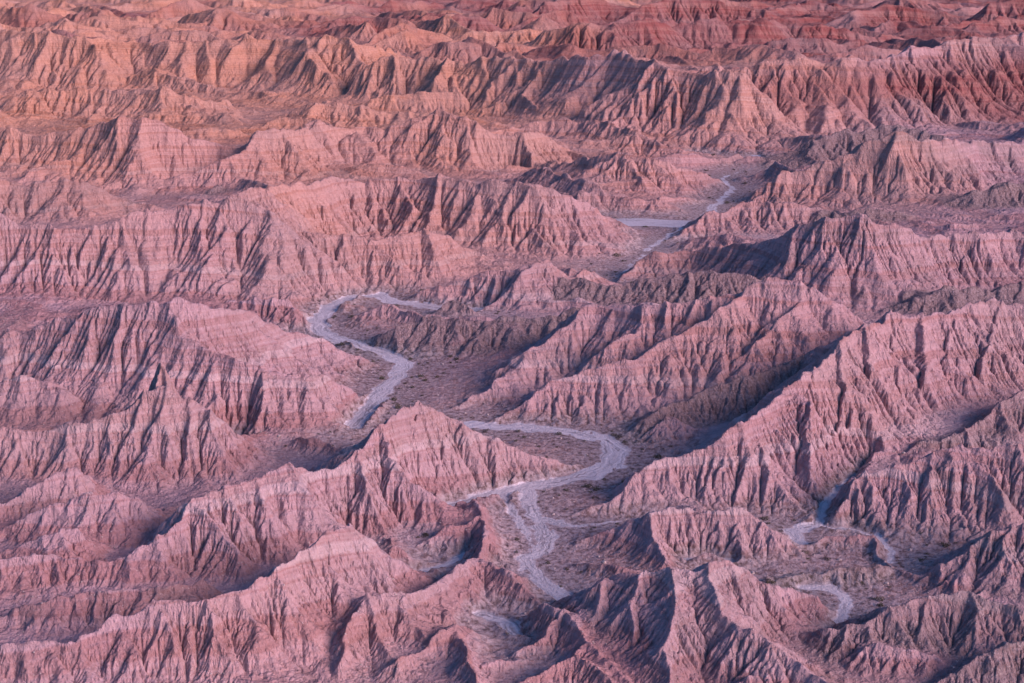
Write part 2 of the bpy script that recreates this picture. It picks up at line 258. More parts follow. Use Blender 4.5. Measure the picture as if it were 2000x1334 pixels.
def upsample(a, nr, nc):
    """bilinear resize"""
    r0, c0 = a.shape
    yy = np.linspace(0, r0 - 1, nr); xx = np.linspace(0, c0 - 1, nc)
    yi = np.minimum(yy.astype(int), r0 - 2); xi = np.minimum(xx.astype(int), c0 - 2)
    fy = (yy - yi).astype(np.float32)[:, None]; fx = (xx - xi).astype(np.float32)[None, :]
    t = a[yi] * (1 - fy) + a[yi + 1] * fy
    return t[:, xi] * (1 - fx) + t[:, xi + 1] * fx

def grid(nr, nc):
    phi = np.linspace(-PHI, PHI, nc, dtype=np.float32)
    dphi = 2 * PHI / (NC - 1)
    lr = np.linspace(0, dphi * (NR - 1), nr, dtype=np.float32)
    r = R_NEAR * np.exp(lr)
    return r, phi, (2 * PHI / (nc - 1))

def window(pts, reach, r, phi):
    """rows and columns of the grid within reach of the points"""
    P = np.array(pts); rr = np.hypot(P[:, 0], P[:, 1])
    r0, r1 = rr.min() - reach, rr.max() + reach
    a = np.arctan2(P[:, 0], P[:, 1]); da = reach / max(rr.min(), 1)
    i0, i1 = np.searchsorted(r, [r0, r1]); j0, j1 = np.searchsorted(phi, [a.min() - da, a.max() + da])
    return max(i0 - 1, 0), i1 + 1, max(j0 - 1, 0), j1 + 1

def segment(X, Y, a, b):
    dx, dy = b[0] - a[0], b[1] - a[1]
    L2 = dx * dx + dy * dy + 1e-9
    t = np.clip(((X - a[0]) * dx + (Y - a[1]) * dy) / L2, 0, 1)
    return t, np.hypot(X - a[0] - t * dx, Y - a[1] - t * dy)

BROAD = {'A1': .12, 'A2': .05, 'B1': .3, 'B2': .3, 'B3': .2, 'B4': .2, 'C1': .12, 'C2': .05, 'D3': .55, 'D4': .3, 'E1': .12, 'K1': .10, 'L1': .12, 'L2': .08, 'L3': .3, 'L4': .25,
         'L5': .5, 'I1': .08, 'J1': .08, 'J3': .25, 'I4': .4, 'I3': .3, 'I2': .2, 'T1': .1, 'M2': .5, 'N1': .03, 'FB': .2, 'FC': .2, 'FE': .2, 'FF': .2, 'FA': .2}
LEANS = {'M1': .85, 'E1': .8, 'A3': .9, 'K1': .8, 'E2': .75, 'N1': .8, 'A2': .65, 'R1': .2, 'H2': .15, 'S1': .3, 'T1': .2, 'V1': .5, 'X1': .3}
def ridge_lines():
    """crest and spurs of every ridge; long bare faces get side spurs of their own"""
    rng = random.Random(12)
    out = []
    for k, (name, ta, crest, spurs) in enumerate(RIDGES):
        e = BROAD.get(name, 0.0)
        wide = lambda pts: [(x, yc, yb + e * (yb - yc)) for x, yc, yb in pts]
        lines = [(wide(crest), 1.10, 0.45)] + [(wide(q), 0.85, 0.3) for q in spurs]
        starts = [q[0][0] for q in spurs] + [q[min(1, len(q) - 1)][0] for q in spurs]
        c = wide(crest); x = c[0][0] + 30
        while x < c[-1][0] - 25:
            yc = np.interp(x, [p[0] for p in c], [p[1] for p in c]); yb = np.interp(x, [p[0] for p in c], [p[2] for p in c])
            H_ = yb - yc
            if H_ > 28 and all(abs(x - q) > 0.14 * H_ + 10 for q in starts):
                sg = 1 if rng.random() < LEANS.get(name, 0.5) else -1
                lean = sg * (0.12 + 0.45 * rng.random()); reach = 0.55 + 0.4 * rng.random()
                pts = [(x, yc, yb)]
                for i in (1, 2, 3, 4):
                    u = i / 4 * reach
                    pts.append((x + lean * H_ * u * (0.6 + 0.6 * u) + rng.gauss(0, 0.02) * H_, yc + u * H_, yb))
                lines.append((pts, 0.92, 0.3))
                x += max(22, H_ * (0.22 + 0.22 * rng.random()))
            else:
                x += 12
        if name == 'L0': lines = [(crest, 2.0, 0.3)]
        out.append((k, ta, lines))
    return out

def minor_ridges():
    """low ridges that fill the country between the big ones"""
    rng = random.Random(7)
    out = []
    lr, k = math.log(R_NEAR), 0
    while lr < math.log(9000):
        r = math.exp(lr)
        farness = min(max((r - 2300) / 1200, 0), 1)
        ph = -PHI - 0.05 + rng.random() * 0.05
        while ph < PHI + 0.05:
            k += 1
            rr = r * (1 + 0.05 * (rng.random() - 0.5))
            h = rr * (0.0110 + 0.0040 * min(max((r - 800) / 900, 0), 1) + 0.0035 * farness) * (0.55 + 0.8 * rng.random())
            if r > 4000: h = min(h, 44 + 22 * rng.random())
            ang = rng.gauss(0, 0.55); L = rr * (0.035 + 0.04 * rng.random())
            n = 4; pts = []
            x0, y0 = rr * math.sin(ph), rr * math.cos(ph)
            cur = rng.gauss(0, 0.5)
            for i in range(n + 1):
                u = i / n - 0.5
                a = ang + cur * u
                pts.append((x0 + L * 2 * u * math.cos(a), y0 + L * 2 * u * math.sin(a) + L * 0.25 * rng.gauss(0, 0.3), h * (1 - (2 * u) ** 2 * 0.85) * (0.8 + 0.4 * rng.random())))
            out.append((k, pts, 0.62 + 0.2 * rng.random()))
            ph += 0.055 + 0.03 * rng.random()
        lr += 0.045 + 0.02 * rng.random()
    return out

def macro(nr, nc):
    """big shapes of the land: every ridge a roof falling away from its crest line"""
    r, phi, _ = grid(nr, nc)
    X0 = r[:, None] * np.sin(phi)[None, :]; Y0 = r[:, None] * np.cos(phi)[None, :]
    U = phi[None, :] * 60 + 0 * r[:, None]; V = np.log(r)[:, None] * 60 + 0 * phi[None, :]
    w = r[:, None] * 0.0022
    X = X0 + w * fbm(U * 0.8, V * 0.8, 3, 11); Y = Y0 + w * 1.5 * fbm(U * 0.8, V * 0.8, 3, 23)
    # distance to washes
    DW = np.full(X.shape, 1e4, np.float32)
    for hw, pts in WASHES:
        G = [ground(*p) for p in pts]
        h0, h1 = hw if isinstance(hw, tuple) else (hw, hw)
        n = len(G) - 1
        for q in range(n):
            a, b = G[q], G[q + 1]
            i0, i1, j0, j1 = window([a, b], 260, r, phi)
            if i1 <= i0 or j1 <= j0: continue
            s = (slice(i0, i1), slice(j0, j1))
            t, d = segment(X[s], Y[s], a, b)
            DW[s] = np.minimum(DW[s], d - h0 - (h1 - h0) * (q + t) / n)
    DW += np.clip(r[:, None] / 600, 0.7, 2) * (0.9 * fbm(U * 1.3, V * 2.0, 3, 35) + 0.2)
    DF = DW.copy()
    for hw, pts in FLATS:
        G = [ground(*p) for p in pts]
        for a, b in zip(G[:-1], G[1:]):
            _, d = segment(X, Y, a, b)
            DF = np.minimum(DF, d - hw)
    # open ground rises gently away from the washes
    far0 = np.clip((Y - 700) / 1500, 0, 1)
    rr = r[:, None] / 600
    base = 0.035 * np.clip(DW, 0, 200) + rr * 2.5 * np.clip(0.75 * fbm(U * 0.22 + 0.15 * V, V * 0.42, 3, 5, 0.42, True), 0, 2) * np.clip(DW / (50 * rr) - 0.2, 0, 1)
    # far country past the traced ridges
    far = np.clip((Y - 3300) / 1500, 0, 1)
    farh = np.zeros_like(X)
    rid = fbm(X / 420 + 3, Y / 330, 5, 41, 0.45, True)
    farh = far * (4 + 14 * np.clip(rid, -0.1, 2))
    H = np.maximum(base, farh).astype(np.float32)
    ID = np.full(X.shape, -1, np.int16)
    ID[farh > base] = -2
    for k, pts, ta in minor_ridges():
        for q in range(len(pts) - 1):
            a, b = pts[q], pts[q + 1]
            hm = max(a[2], b[2])
            i0, i1, j0, j1 = window([a, b], hm / (ta * 0.6), r, phi)
            if i1 <= i0 or j1 <= j0: continue
            s = (slice(i0, i1), slice(j0, j1))
            t, d = segment(X[s], Y[s], a, b)
            g = np.abs(noise2((q + t) * 2.6, t * 0 + k * 3.7, 80)) * 1.8
            hh = a[2] + t * (b[2] - a[2])
            hh = np.maximum(hh - ta * (1.05 + 0.5 * (1 - np.clip(g, 0, 1))) * d, 0.45 * hh - 0.36 * ta * d)
            hh = hh * np.clip((DF[s] - 4) / (0.03 * a[1]), 0, 1)
            m = hh > H[s]
            H[s][m] = hh[m]
            if a[1] > 2900: ID[s][m] = -2
            else: ID[s][m] = -1
    for k, ta, lines in ridge_lines():
        for li, (pts, st, am) in enumerate(lines):
            P = [crest_point(x, yc, yb, ta) for x, yc, yb in pts]
            arc = 0.0
            for a, b in zip(P[:-1], P[1:]):
                arc0 = arc; ln = math.hypot(b[0] - a[0], b[1] - a[1]) / (0.024 * a[1]); arc += ln
                hm = max(a[2], b[2])
                if hm < 0.3: continue
                i0, i1, j0, j1 = window([a, b], hm / (ta * 0.85) + 5, r, phi)
                if i1 <= i0 or j1 <= j0: continue
                s = (slice(i0, i1), slice(j0, j1))
                t, d = segment(X[s], Y[s], a, b)
                hh = (a[2] + t * (b[2] - a[2])) * (1.0 if li == 0 else 1.03) + 0.0024 * b[1] * noise2((arc0 + t * ln) * 2.3, t * 0 + k * 1.9 + li, 79) * min(1, hm / 8)
                q = arc0 + t * ln + 0.02 * d
                g = np.abs(noise2(q * 0.75, q * 0 + k * 3.7 + li * 1.3, 77)) * 1.8 + 0.35 * np.abs(noise2(q * 2.7, q * 0 + k * 2.7 + li, 78))
                steep = hh - ta * (st + am * (1 - np.clip(g, 0, 1))) * d
                toe = 0.50 * hh - 0.38 * ta * (1 + 0.3 * am * (1 - np.clip(g, 0, 1))) * d
                hh = np.maximum(steep, toe)
                m = hh > H[s]
                H[s][m] = hh[m]; ID[s][m] = k
    # banks: nothing may bury a wash
    wob = 1 + 0.5 * fbm(U * 2.2, V * 2.2, 2, 31)
    lim = np.minimum((2.2 * wob) * np.clip(DW, 0, 1e4), 0.5 + 0.5 * np.clip(fbm(U * 1.2, V * 3, 4, 33, 0.6, True), -0.5, 2) + 1.6 * np.clip(DF, 0, 1e4))
    lim = np.where(DF < 0, np.minimum(lim, 0.25 * DW), lim)
    H = np.minimum(H, np.maximum(lim, 0))
    return X0, Y0, H, DW, ID

def shift(a, di, dj, fill):
    b = np.full_like(a, fill)
    n, m = a.shape
    b[max(0, -di):n - max(0, di), max(0, -dj):m - max(0, dj)] = a[max(0, di):n - max(0, -di), max(0, dj):m - max(0, -dj)]
    return b

NB = [(-1, 0), (1, 0), (0, -1), (0, 1), (-1, -1), (-1, 1), (1, -1), (1, 1)]

def erode(h, dp, mask, iters, k, m=0.5, soft=0.0, seed=1):
    """running water: each cell drains to its lowest neighbour, gathers flow and cuts down"""
    rng = np.random.RandomState(seed)
    A = np.ones_like(h)
    for it in range(iters):
        best = np.zeros_like(h); rec = np.full(h.shape, -1, np.int8); hr = h.copy()
        low = np.full_like(h, 1e9)
        for q, (di, dj) in enumerate(NB):
            hn = shift(h, di, dj, 1e9)
            np.minimum(low, hn, out=low)
            s = (h - hn) * ((0.7071 if q > 3 else 1.0) * (0.85 + 0.3 * rng.rand()))
            g = s > best
            best[g] = s[g]; rec[g] = q; hr[g] = hn[g]
        NA = np.ones_like(h)
        for q, (di, dj) in enumerate(NB):
            NA += shift(np.where(rec == q, A, 0), -di, -dj, 0)
        A = NA
        c = k * (np.power(A, m) - 0.85) * mask
        hn = (h + c * hr) / (1 + c)
        pit = (rec < 0) & (mask > 0)
        hn[pit] = np.minimum(low[pit] + 2e-5, h[pit] + 2e-3)
        h = hn
        if soft:
            lap = np.zeros_like(h)
            lap[1:-1, 1:-1] = h[2:, 1:-1] + h[:-2, 1:-1] + h[1:-1, 2:] + h[1:-1, :-2] - 4 * h[1:-1, 1:-1]
            h = h + soft * lap * mask * np.clip((A - 1) / 3, 0, 1)
    return h, A

def build_land(S=1, stages=None):
    stages = stages or STAGES
    h = None
    _, _, H2, DW2, ID2 = macro(NR // 2, NC // 2)
    for (q, iters, k, m, amp, wl, soft) in stages:
        q = max(q, S)
        nr, nc = NR // q, NC // q
        H, DW = upsample(H2, nr, nc), upsample(DW2, nr, nc)
        r, phi, dp = grid(nr, nc)
        hm = H / r[:, None]
        if h is None:
            h = hm.copy()
        else:
            h = hm + upsample(h - hm_prev, nr, nc)
        U = (phi / dp)[None, :] + 0 * hm; V = (np.log(r) / dp)[:, None] + 0 * hm
        h = h + dp * amp * fbm(U / wl, V / wl, 4, 9 + q, 0.6) * np.clip(H / 3, 0, 1)
        mask = np.clip(DW / 3, 0, 1) * np.where(H < 0.3, 0, 1) * np.clip(1 + 1.1 * fbm(U * q / 90, V * q / 90, 2, 51), 0.3, 2)
        hm_prev = hm
        h = np.where(mask > 0, h, hm).astype(np.float32)
        h, A = erode(h, dp, mask.astype(np.float32), iters, k, m, soft, seed=q)
    r, phi, dp = grid(nr, nc)
    X = r[:, None] * np.sin(phi)[None, :]; Y = r[:, None] * np.cos(phi)[None, :]
    ii = np.minimum(np.arange(nr) * ID2.shape[0] // nr, ID2.shape[0] - 1); jj = np.minimum(np.arange(nc) * ID2.shape[1] // nc, ID2.shape[1] - 1)
    ID = ID2[ii][:, jj]
    H = h * r[:, None]
    # hard beds stand out as small ledges
    sl = np.hypot(np.gradient(h, axis=0), np.gradient(h, axis=1)) / dp
    zb = H + 0.035 * X + 0.02 * Y + 4 * fbm(X / 120, Y / 120, 2, 71)
    led = fbm(zb / 1.9, zb * 0 + 0.5, 3, 72, 0.6)
    px = dp * r[:, None]
    H = H + led * np.clip(sl - 0.3, 0, 0.6) * 0.6 * np.clip(px / 0.35, 0, 1.5) * np.clip(DW / 4, 0, 1)
    H = H + px * 0.18 * fbm(U / 2.6, V / 2.6, 2, 73) * np.clip(DW / 4, 0, 1)
    return X, Y, H, DW, ID, A
# cell size, rounds, cutting rate, flow exponent, roughness, its wavelength
STAGES = [(8, 30, 0.022, 0.5, 0.6, 5, 0.06), (4, 30, 0.018, 0.5, 0.4, 5, 0.025), (2, 24, 0.016, 0.46, 0.28, 5, 0.012), (1, 26, 0.024, 0.45, 0.3, 4, 0.0)]

def red_amount(X, Y, H):
    """where the beds are red mudstone"""
    u = X / Y
    n = fbm(X / 500, Y / 500, 3, 61)
    a = np.clip((Y - 2050) / 500, 0, 1) * np.clip(0.62 + n * 1.3 + (u + 0.02) * 2.2, 0, 1)
    band = np.clip((u - 0.05 + 0.06 * n) / 0.14, 0, 1) * np.clip((Y - 1500) / 60, 0, 1) * np.clip(1.3 - (H - 25 - 120 * (u - 0.1)) / 30 + 0.5 * n, 0, 1) * np.clip((2200 - Y) / 100, 0, 1)
    return np.clip(np.maximum(a, band), 0, 1)
def warm_amount(X, Y, H):
    """how far the clay turns tan and orange, growing leftward and with distance"""
    u = X / Y
    w = np.clip((Y - 650) / 900, 0, 1) * np.clip(0.9 - (u + 0.05) * 2.2, 0, 1) + 0.35 * fbm(X / 200, Y / 200, 3, 62)
    return np.clip(w + 0.25 * np.clip((Y - 1500) / 500, 0, 1), 0, 1)
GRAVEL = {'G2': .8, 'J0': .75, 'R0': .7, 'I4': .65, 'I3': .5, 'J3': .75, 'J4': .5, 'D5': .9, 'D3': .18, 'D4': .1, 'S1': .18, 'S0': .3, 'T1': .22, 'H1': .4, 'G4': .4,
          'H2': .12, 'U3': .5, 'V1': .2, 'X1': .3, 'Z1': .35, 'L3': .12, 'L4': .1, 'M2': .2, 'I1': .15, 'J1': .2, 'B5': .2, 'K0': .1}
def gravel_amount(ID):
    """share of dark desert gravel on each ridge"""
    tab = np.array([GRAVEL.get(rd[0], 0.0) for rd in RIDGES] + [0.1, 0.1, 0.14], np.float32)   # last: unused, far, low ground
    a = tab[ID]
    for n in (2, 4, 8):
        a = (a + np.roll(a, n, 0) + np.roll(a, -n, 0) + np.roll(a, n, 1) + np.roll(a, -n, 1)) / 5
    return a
LABELS = {
 'A1': 'long tan fluted ridge near the top left with steep buttressed face',
 'A2': 'long golden ridge across the upper middle with a pointed summit',
 'A3': 'deep red banded ridge at the upper right with diagonal spurs',
 'FA': 'pale ridge along the top left corner behind the tan buttressed ridge',
 'FB': 'brown capped buff hill near the top right behind the red ridge',
 'FC': 'smooth red hills near the top, right of centre',
 'FD': 'small red peak near the top right corner',
 'FE': 'low dark red ridge at the top left of centre',
 'FF': 'red ridge at the top centre with shallow gullies',
 'FG': 'low red domes just behind the crest of the golden ridge',
 'FH': 'small ridge touching the top edge right of centre',
 'FI': 'far purple brown ridge at the top right edge',
 'FJ': 'red hill behind the right end of the banded red ridge',
 'B1': 'low ridge at the left edge below the tan buttressed ridge',
 'B2': 'low rounded ridge at the upper left with a dark hollow at its right end',
 'B3': 'slanting low ridge at the foot of the tan buttressed ridge',
 'B4': 'small peaked ridge left of centre above the orange crests',
 'B5': 'low ridge joining the foot of the golden ridge',
 'C1': 'orange ridge at the upper left with a broad banded face',
 'C2': 'pale peaked ridge above the centre with light crest spurs',
 'C3': 'low curving ridge right of the pale peaked ridge',
 'D1': 'pyramid shaped hill left of the upper wash',
 'D2': 'long low apron ridge ending beside the upper sand pan',
 'D3': 'smooth brown hill at the left edge behind the large orange ridge',
 'D4': 'gentle ridge at the left edge behind the smooth brown hill',
 'D5': 'small dark knob on the valley floor at the upper left',
 'J0': 'dark smooth slope behind the peak at the upper right',
 'J1': 'broad fluted peak at the upper right beside the wash',
 'J3': 'dark low ridge at the right edge below the upper right peak',
 'J4': 'low dark red hill at the right edge under the red ridge',
 'I2': 'pale smooth sided ridge right of the upper sand pan',
 'I3': 'small ridge behind the dome shaped peak on the right',
 'E1': 'large pink ridge at the left with long diagonal spurs',
 'E2': 'glowing orange ridge above the centre with tall flutes',
 'F1': 'vertical fluted bluff left of centre over the wash bend',
 'I1': 'dome shaped fluted peak right of centre with a long spur',
 'I4': 'dark low ridge at the right edge behind the sharp orange crest',
 'G1': 'small pointed ridge in the centre with a dark right slope',
 'G2': 'long dark slope right of the small pointed centre ridge',
 'G3': 'low bar of clay inside the wash bend left of centre',
 'G4': 'small grey knob beside the wash left of centre',
 'H1': 'low fluted bluff above the middle bend of the wash',
 'H2': 'large double ridge right of centre running down to the wash',
 'R0': 'shaded slope between the double ridge and the sharp orange crest',
 'K0': 'small rounded ridge behind the big mound at the left',
 'K1': 'big broad mound at the left with a deep fluted front',
 'L1': 'short ridge at the left edge in front of the big mound',
 'L2': 'broad pink peak at the left with steep banded buttresses',
 'L0': 'small pointed knob on the summit of the pink peak at the left',
 'L3': 'rounded brown shoulder at the left edge below the knob peak',
 'L4': 'smooth brown mound at the left below the knob peak',
 'L5': 'small pink crest at the left edge above the long lower ridge',
 'M1': 'long pink ridge rising from lower left to a sharp peak by the wash',
 'M2': 'low gravelly ridge at the lower left between two longer crests',
 'N1': 'wide fluted ridge across the bottom left corner',
 'O1': 'sharp crest at the bottom centre curving toward the viewer',
 'O2': 'small lavender slope left of the bottom centre crest',
 'O3': 'little spur joining the bottom centre crest from the left',
 'P1': 'jagged crest at the bottom centre right of the small hollow',
 'Q1': 'short chunky ridge at the bottom edge left of the hollow',
 'Q2': 'rounded crest cut by the bottom edge at the centre',
 'Q3': 'ridge top just showing at the bottom edge left of centre',
 'R1': 'tall sharp crest at the right climbing diagonally to the edge',
 'S0': 'narrow ridge at the right edge below the tall sharp crest',
 'S1': 'broad shaded bluff at the right above the small side wash',
 'T1': 'fluted slope at the right edge below the broad bluff',
 'U1': 'bright crest lower right of centre above the side wash',
 'U2': 'thin clay fin inside the loop of the side wash',
 'U3': 'low clay bar between the two small washes at the lower right',
 'V1': 'dark sided ridge at the lower right with a bright right face',
 'X1': 'banded ridge at the lower right corner with a hollow front',
 'X2': 'little pale pinnacles at the lower right by the side wash',
 'Y1': 'small bright mound near the bottom right edge',
 'Z1': 'ridge top in the bottom right corner',
 'Z2': 'crest running along the bottom edge right of centre',
}

# ---------------------------------------------------------------- materials
class NT:
    def __init__(self, name):
        self.m = bpy.data.materials.new(name); self.m.use_nodes = True
        self.n = self.m.node_tree.nodes; self.l = self.m.node_tree.links; self.n.clear()
    def __call__(self, kind, _props=None, **ins):
        nd = self.n.new(kind)
        for k, v in (_props or {}).items(): setattr(nd, k, v)
        for k, v in ins.items():
            key = int(k[1:]) if k[0] == 'i' and k[1:].isdigit() else k.replace('_', ' ')
            if isinstance(v, bpy.types.NodeSocket): self.l.new(v, nd.inputs[key])
            else: nd.inputs[key].default_value = v
        return nd
    def math(self, op, a, b=0.0, clamp=False):
        return self('ShaderNodeMath', {'operation': op, 'use_clamp': clamp}, i0=a, i1=b).outputs[0]
    def mix(self, f, a, b, blend='MIX'):
        nd = self.n.new('ShaderNodeMix'); nd.data_type = 'RGBA'; nd.blend_type = blend
        for i, v in ((0, f), (6, a), (7, b)):
            if isinstance(v, bpy.types.NodeSocket): self.l.new(v, nd.inputs[i])
            else: nd.inputs[i].default_value = v if i == 0 else (*v, 1)
        return nd.outputs[2]
    def ramp(self, f, stops):
        nd = self('ShaderNodeValToRGB', i0=f); e = nd.color_ramp.elements
        while len(e) < len(stops): e.new(0.5)
        for q, (p, c) in zip(e, stops): q.position = p; q.color = (*c, 1) if len(c) == 3 else c
        return nd.outputs[0]
    def noise(self, vec, scale, detail=4, rough=0.55):
        return self('ShaderNodeTexNoise', Vector=vec, Scale=scale, Detail=detail, Roughness=rough).outputs[0]

def land_material():
    t = NT('badland_clay')
    P = t('ShaderNodeNewGeometry').outputs['Position']
    sep = t('ShaderNodeSeparateXYZ', Vector=P)
    wash = t('ShaderNodeAttribute', {'attribute_name': 'wash'}).outputs['Fac']
    red = t('ShaderNodeAttribute', {'attribute_name': 'red'}).outputs['Fac']
    # tilted beds of mudstone and sandstone
    wob = t.noise(P, 0.006, 3)
    bz = t.math('ADD', sep.outputs[2], t.math('MULTIPLY', wob, 26.0))
    bz = t.math('ADD', bz, t.math('MULTIPLY', sep.outputs[0], 0.035))
    bz = t.math('ADD', bz, t.math('MULTIPLY', sep.outputs[1], 0.02))
    cv = t('ShaderNodeCombineXYZ', X=0.0, Y=0.0, Z=bz).outputs[0]
    beds = t.noise(cv, 0.085, 4, 0.6)
    fine = t.noise(P, 0.35, 8, 0.65)
    big = t.noise(P, 0.012, 4, 0.5)
    warm = t('ShaderNodeAttribute', {'attribute_name': 'warm'}).outputs['Fac']
    clay = t.ramp(beds, [(0.30, (0.33, 0.215, 0.245)), (0.42, (0.46, 0.30, 0.32)), (0.48, (0.57, 0.395, 0.435)), (0.54, (0.45, 0.26, 0.275)), (0.60, (0.63, 0.48, 0.51)), (0.68, (0.48, 0.31, 0.34))])
    clay_w = t.ramp(beds, [(0.30, (0.46, 0.22, 0.17)), (0.48, (0.65, 0.36, 0.27)), (0.58, (0.52, 0.25, 0.17)), (0.68, (0.68, 0.44, 0.35))])
    clay = t.mix(warm, clay, clay_w)
    redc = t.ramp(beds, [(0.30, (0.25, 0.075, 0.07)), (0.47, (0.33, 0.125, 0.12)), (0.56, (0.40, 0.19, 0.17)), (0.64, (0.28, 0.085, 0.08)), (0.75, (0.44, 0.25, 0.22))])
    col = t.mix(red, clay, redc)
    col = t.mix(t.math('MULTIPLY', t.math('SUBTRACT', big, 0.42, True), 1.6, True), col, (0.46, 0.34, 0.34))
    col = t.mix(1.0, col, t.ramp(fine, [(0.25, (0.72, 0.72, 0.72)), (0.5, (0.97, 0.97, 0.97)), (0.8, (1.15, 1.15, 1.15))]), 'MULTIPLY')
    # dark gravel lying on some of the slopes
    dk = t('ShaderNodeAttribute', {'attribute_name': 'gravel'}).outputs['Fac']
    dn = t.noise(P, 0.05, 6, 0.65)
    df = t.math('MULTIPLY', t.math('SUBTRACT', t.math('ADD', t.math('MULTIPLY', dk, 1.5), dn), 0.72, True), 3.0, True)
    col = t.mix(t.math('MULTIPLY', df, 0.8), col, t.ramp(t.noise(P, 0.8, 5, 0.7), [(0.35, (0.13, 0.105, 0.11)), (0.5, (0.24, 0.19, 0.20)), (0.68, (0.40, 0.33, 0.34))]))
    # gravel and pebbles
    vor = t('ShaderNodeTexVoronoi', Vector=P, Scale=0.9).outputs['Distance']
    peb = t.math('MULTIPLY', t.math('LESS_THAN', vor, 0.16), t.math('GREATER_THAN', t.noise(P, 0.08, 3), 0.52))
    col = t.mix(t.math('MULTIPLY', peb, 0.7), col, (0.62, 0.54, 0.52))
    # pale silt of the dry washes
    wsh = t.noise(P, 0.10, 5, 0.6)
    slow = t.noise(P, 0.03, 2)
    lane = t('ShaderNodeCombineXYZ', X=t.math('ADD', t.math('MULTIPLY', wash, 1.3), t.math('MULTIPLY', slow, 9.0)), Y=t.math('MULTIPLY', sep.outputs[1], 0.04), Z=t.math('MULTIPLY', sep.outputs[0], 0.04)).outputs[0]
    strp = t.noise(lane, 0.9, 4, 0.65)
    silt = t.ramp(strp, [(0.36, (0.32, 0.30, 0.34)), (0.44, (0.57, 0.55, 0.61)), (0.54, (0.64, 0.62, 0.68)), (0.64, (0.76, 0.74, 0.80))])
    bars = t.noise(t('ShaderNodeMapping', Vector=P, Scale=(1, 0.45, 1)).outputs[0], 0.16, 4, 0.6)
    we = t.math('ADD', wash, t.math('MULTIPLY', t.math('SUBTRACT', wsh, 0.5), 7.0))
    we = t.math('ADD', we, t.math('MULTIPLY', t.math('MAXIMUM', t.math('SUBTRACT', sep.outputs[2], 0.7), 0.0), 8.0))
    we = t.math('ADD', we, t.math('MULTIPLY', t.math('SUBTRACT', bars, 0.60, True), 40.0))
    wf = t.math('SUBTRACT', 1.0, t.math('DIVIDE', t.math('ADD', we, 0.4), 1.3), True)
    col = t.mix(wf, col, silt)
    # gravel flats beside the wash, dotted with low scrub and stones
    flat = t.math('MULTIPLY', t.math('SUBTRACT', 1.0, t.math('DIVIDE', t.math('SUBTRACT', sep.outputs[2], 2.0), 3.0), True),
                  t.math('SUBTRACT', 1.0, t.math('DIVIDE', wash, 60.0), True))
    gr = t.ramp(t.noise(P, 0.45, 6, 0.7), [(0.40, (0.08, 0.075, 0.07)), (0.48, (0.28, 0.25, 0.265)), (0.60, (0.50, 0.455, 0.48))])
    col = t.mix(t.math('MULTIPLY', t.math('MULTIPLY', flat, 0.75), t.math('SUBTRACT', 1.0, wf)), col, gr)
    # bump
    flt = t('ShaderNodeMapping', Vector=P, Scale=(1, 1, 0.12)).outputs[0]
    f1 = t('ShaderNodeTexNoise', Vector=flt, Scale=0.55, Detail=4.0, Roughness=0.6, Distortion=0.4).outputs[0]
    f2 = t('ShaderNodeTexNoise', Vector=flt, Scale=0.16, Detail=3.0, Roughness=0.6, Distortion=0.4).outputs[0]
    rdg = t.math('ABSOLUTE', t.math('SUBTRACT', f1, 0.5)); rdg2 = t.math('ABSOLUTE', t.math('SUBTRACT', f2, 0.5))
    hgt = t.math('ADD', t.math('MULTIPLY', fine, 1.6), t.math('MULTIPLY', beds, 1.4))
    hgt = t.math('ADD', hgt, t.math('MULTIPLY', t.noise(P, 1.3, 5, 0.6), 0.6))
    hgt = t.math('ADD', hgt, t.math('MULTIPLY', t.math('ADD', rdg, t.math('MULTIPLY', rdg2, 2.5)), t.math('MULTIPLY', t.math('SUBTRACT', 1.0, flat), 2.2)))
    bump = t('ShaderNodeBump', Height=hgt, Strength=0.8, Distance=1.1)
    b = t('ShaderNodeBsdfPrincipled', Base_Color=col, Roughness=0.95, Normal=bump.outputs[0])
    b.inputs['Specular IOR Level'].default_value = 0.1
    o = t('ShaderNodeOutputMaterial', Surface=b.outputs[0])
    return t.m
CLAY = land_material()

# ---------------------------------------------------------------- meshes
LS = 1
X, Y, H, DW, ID, A = build_land(LS)
NRr, NCc = H.shape
RED = red_amount(X, Y, H)
WARM = warm_amount(X, Y, H)
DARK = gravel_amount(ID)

def land_mesh(name, fmask, label, group=None):
    """the cells of the land that belong to one ridge, as one mesh"""
    ii, jj = np.nonzero(fmask)
    a = ii * NCc + jj
    q = np.stack([a, a + 1, a + NCc + 1, a + NCc], 1).ravel()
    used, inv = np.unique(q, return_inverse=True)
    co = np.stack([X.ravel()[used], Y.ravel()[used], H.ravel()[used]], 1).astype(np.float32)
    me = bpy.data.meshes.new(name)
    me.vertices.add(len(used)); me.vertices.foreach_set('co', co.ravel())
    nf = len(a)
    me.loops.add(nf * 4); me.loops.foreach_set('vertex_index', inv.astype(np.int32).ravel())
    me.polygons.add(nf); me.polygons.foreach_set('loop_start', np.arange(0, nf * 4, 4, dtype=np.int32))
    me.polygons.foreach_set('use_smooth', np.ones(nf, bool))
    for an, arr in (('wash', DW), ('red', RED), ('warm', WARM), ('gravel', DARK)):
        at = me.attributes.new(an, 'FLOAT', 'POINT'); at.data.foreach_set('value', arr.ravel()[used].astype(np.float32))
    me.update(calc_edges=True)
    me.materials.append(CLAY)
    o = bpy.data.objects.new(name, me); S.collection.objects.link(o)
    o['kind'] = 'structure'; o['label'] = label
    if group: o['group'] = group
    return o

